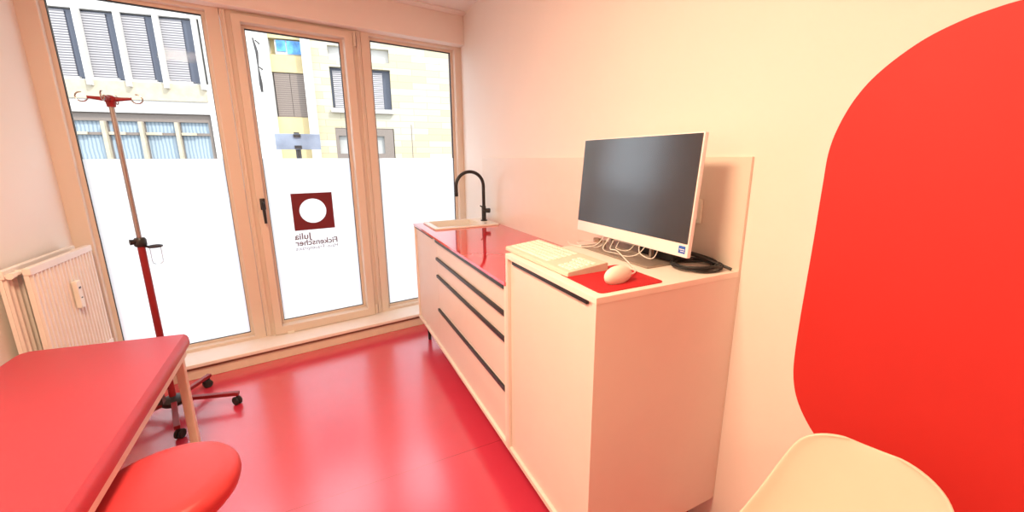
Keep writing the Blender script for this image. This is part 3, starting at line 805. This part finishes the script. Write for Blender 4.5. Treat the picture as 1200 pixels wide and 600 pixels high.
q = [base + fa*f_ + la*l_*0.65 + Vector((0, 0, 0.385)) for f_, l_ in ((0.36, 0.15), (0.12, -0.15), (0.36, -0.15), (0.12, 0.15))]
cr_.tube([q[0], q[1]], 0.005, 8).tube([q[2], q[3]], 0.005, 8)
cr_.build('cross_brace', 'black', ch, True)

# ---------------------------------------------------------------- outside: street and the buildings opposite
struct(MB().box(-40, 40, 3.95, 60, -0.35, -0.15).build('ground', 'asphalt'))
FS = 2.0
FA = math.atan(-0.11)
FLOC = (0, 12.0*FS, 0)
def FZ(z): return 1.4 + FS*(z-1.4)
def fbox(mb, s0, s1, z0, z1, d0, d1):   # facade coordinates: along, up, depth (towards the street is negative)
    return mb.box(s0*FS, s1*FS, d0, d1, FZ(z0), FZ(z1))
G0 = (-0.15-1.4)/FS + 1.4
fbA = thing('office_building', 'white office building with fins and blinds across the street', 'building', FLOC, FA)
b = MB()
fbox(b, -8.0, -1.70, 4.52, 6.0, 0, 3)                # above the blinds
fbox(b, -8.0, -1.70, 2.44, 3.12, 0, 3)               # between storeys
fbox(b, -8.0, -1.70, G0, 1.40, 0, 3)                 # under the lower windows
fbox(b, -2.06, -1.70, 3.12, 4.52, 0, 3); fbox(b, -2.12, -1.70, 1.40, 2.44, 0, 3)
fbox(b, -8.0, -2.0, 1.3, 4.6, 0.6, 3)
b.build('wall', 'fwhite', fbA, local=True)
b = MB(); fbox(b, -8.0, -2.12, 2.72, 3.10, -0.06, 0.0); b.build('relief_band', 'fcream', fbA, local=True)
for k in range(6):
    s0 = -6.24 + k*0.675 + 0.04
    # upper bay between fins: dark pane with a pale blind over its left two thirds
    wd = MB(); fbox(wd, s0-0.03, s0+0.65, 3.14, 4.50, 0.17, 0.22); wd = wd.build('window', 'darkglass', fbA, local=True)
    bl = MB(); fbox(bl, s0+0.0, s0+0.42, 3.17, 4.47, 0.10, 0.14); bl.build('blind', 'blind', wd, local=True)
    si = MB(); fbox(si, s0+0.0, s0+0.46, 3.12, 3.165, 0.02, 0.28); si.build('sill', 'fwhite', wd, local=True)
    fn = MB(); fbox(fn, s0-0.045, s0+0.025, 2.985, 5.2, -0.28, 0.06); fn.build('fin', 'fwhite', fbA, local=True)
fn = MB(); fbox(fn, -2.17, -2.10, 2.985, 5.2, -0.28, 0.06); fn.build('fin', 'fwhite', fbA, local=True)
for k in range(7):
    s1 = -2.16 - k*0.675; s0 = s1-0.675
    wd = MB(); wd.frame(s0*FS, s1*FS, FZ(1.40), FZ(2.43), (s0+.05)*FS, (s1-.06)*FS, FZ(1.42), FZ(2.26), 0.20, 0.40)
    wd = wd.build('window', 'brownframe', fbA, local=True)
    cu_ = MB(); fbox(cu_, s0+.05, s1-.06, 1.42, 2.26, 0.34, 0.38); cu_.build('curtain', 'curtain', wd, local=True)
    rl = MB(); fbox(rl, s0+.05, s1-.06, 1.955, 2.015, 0.22, 0.33); rl.build('transom', 'brownframe', wd, local=True)
    rl = MB(); fbox(rl, s0+.06, s0+.36, 1.96, 2.02, 0.14, 0.20); rl.build('vent_flap', 'fcream', wd, local=True)
    ml = MB(); fbox(ml, s0-.03, s0+.04, 1.40, 2.25, 0.02, 0.30); ml.build('mullion', 'fcream', fbA, local=True)
rd = thing('flag_pole', 'dark thin pole fixed to the white building seen through the door', 'pole', (FLOC[0]-1.84, FLOC[1]+0.1, FZ(3.0)), FA)
b = MB().tube([(0, -0.45, -0.06), (0.0, -0.5, 0.35), (-0.02, -0.5, 1.0), (0, -0.5, 1.7), (-0.1, -0.5, 2.3)], [0.05, 0.07, 0.025, 0.06, 0.03], 8)
b.tube([(0, -0.5, 1.05), (0.05, 0.25, 1.05)], 0.03, 8).tube([(0, -0.5, 2.2), (0.05, 0.25, 2.2)], 0.03, 8)
b.build('pole', 'darkmetal', rd, True, local=True)

fbB = thing('stone_building', 'sandstone office building with blinds seen through door and right window', 'building', FLOC, FA)
b = MB(); fbox(b, 0.0, 0.20, G0, 6.0, -0.35, 0.5); b.build('pillar', 'fwhite', fbB, local=True)
b = MB(); fbox(b, -1.69, -0.72, G0, 6.0, -0.05, 3); b.build('white_wall', 'fwhite', fbB, local=True)
b = MB(); fbox(b, -0.72, 0.0, 3.50, 3.90, 0.10, 3); fbox(b, -0.72, 0.0, G0, 2.44, 0.10, 3); fbox(b, -0.72, 0.0, 4.27, 6.0, 0.1, 3); b.build('spandrel_panel', 'fpanel', fbB, local=True)
b = MB(); fbox(b, -0.72, 0.0, 2.3, 4.4, 0.5, 3); b.build('core', 'fpanel', fbB, local=True)
wd = MB(); fbox(wd, -0.70, 0.0, 2.44, 3.50, 0.22, 0.30); wd = wd.build('window', 'brownframe', fbB, local=True)
bl = MB(); fbox(bl, -0.69, -0.35, 2.45, 3.47, 0.16, 0.21); fbox(bl, -0.34, 0.0, 2.45, 3.47, 0.16, 0.21); bl.build('blind', 'blindbrown', wd, local=True)
wd = MB(); fbox(wd, -0.60, 0.0, 3.92, 4.25, 0.22, 0.30); wd = wd.build('window', 'fwhite', fbB, local=True)
gl = MB(); fbox(gl, -0.56, -0.36, 3.99, 4.24, 0.17, 0.215); gl.build('pane', 'skyreflect', wd, local=True)
gl = MB(); fbox(gl, -0.33, -0.01, 3.94, 4.24, 0.17, 0.215); gl.build('pane', 'skyreflect', wd, local=True)
# stone wall with the openings left free
b = MB()
fbox(b, 0.20, 0.58, G0, 6.0, 0, 3); fbox(b, 2.06, 9.0, G0, 6.0, 0, 3)
fbox(b, 0.58, 2.06, 2.20, 2.66, 0, 3); fbox(b, 0.58, 2.06, G0, 1.36, 0, 3); fbox(b, 0.58, 2.06, 3.70, 3.86, 0, 3); fbox(b, 0.58, 2.06, 4.2, 6, 0, 3)
b.build('stone_wall', 'stone', fbB, local=True)
b = MB(); fbox(b, 0.58, 2.06, 1.3, 4.3, 0.6, 3); b.build('core', 'fcream', fbB, local=True)
wd = MB(); fbox(wd, 0.58, 2.06, 2.66, 3.70, 0.34, 0.40); wd = wd.build('window', 'darkglass', fbB, local=True)
bl = MB(); fbox(bl, 0.64, 1.86, 2.70, 3.62, 0.22, 0.27); bl.build('blind', 'blind', wd, local=True)
si = MB(); fbox(si, 0.55, 2.08, 2.58, 2.68, -0.25, 0.2); si.build('sill', 'fwhite', wd, local=True)
wd = MB(); fbox(wd, 0.58, 2.06, 3.86, 4.2, 0.3, 0.36); wd.build('window', 'fwhite', fbB, local=True)
wd = MB(); wd.frame(0.56*FS, 2.04*FS, FZ(1.36), FZ(2.19), 0.66*FS, 1.80*FS, FZ(1.54), FZ(2.0), 0.02, 0.3); wd = wd.build('window', 'brownframe', fbB, local=True)
gl = MB(); fbox(gl, 0.66, 1.80, 1.54, 2.0, 0.2, 0.26); gl.build('pane', 'greypane', wd, local=True)
b = MB(); fbox(b, 2.525, 2.545, G0, 2.32, -0.01, 0.02); b.build('joint', 'brownframe', fbB, local=True)

# street sign on a pole between us and the buildings
sg = thing('street_sign', 'grey backed street sign on a pole seen through the door glass', 'sign', (-0.15, 6.016, -0.15), FA)
b = MB().box(-0.262, 0.252, -0.012, 0.0, 1.67, 1.865, 0.003); b.build('sign_plate', 'signgrey', sg, local=True)
MB().tube([(-0.02, 0.03, 0), (-0.02, 0.03, 1.885)], 0.032, 14).build('pole', 'darkmetal', sg, True, local=True)
MB().box(-0.05, 0.03, -0.03, 0.0, 1.68, 1.72).box(-0.05, 0.03, -0.03, 0.0, 1.82, 1.86).build('clamp', 'darkmetal', sg, local=True)
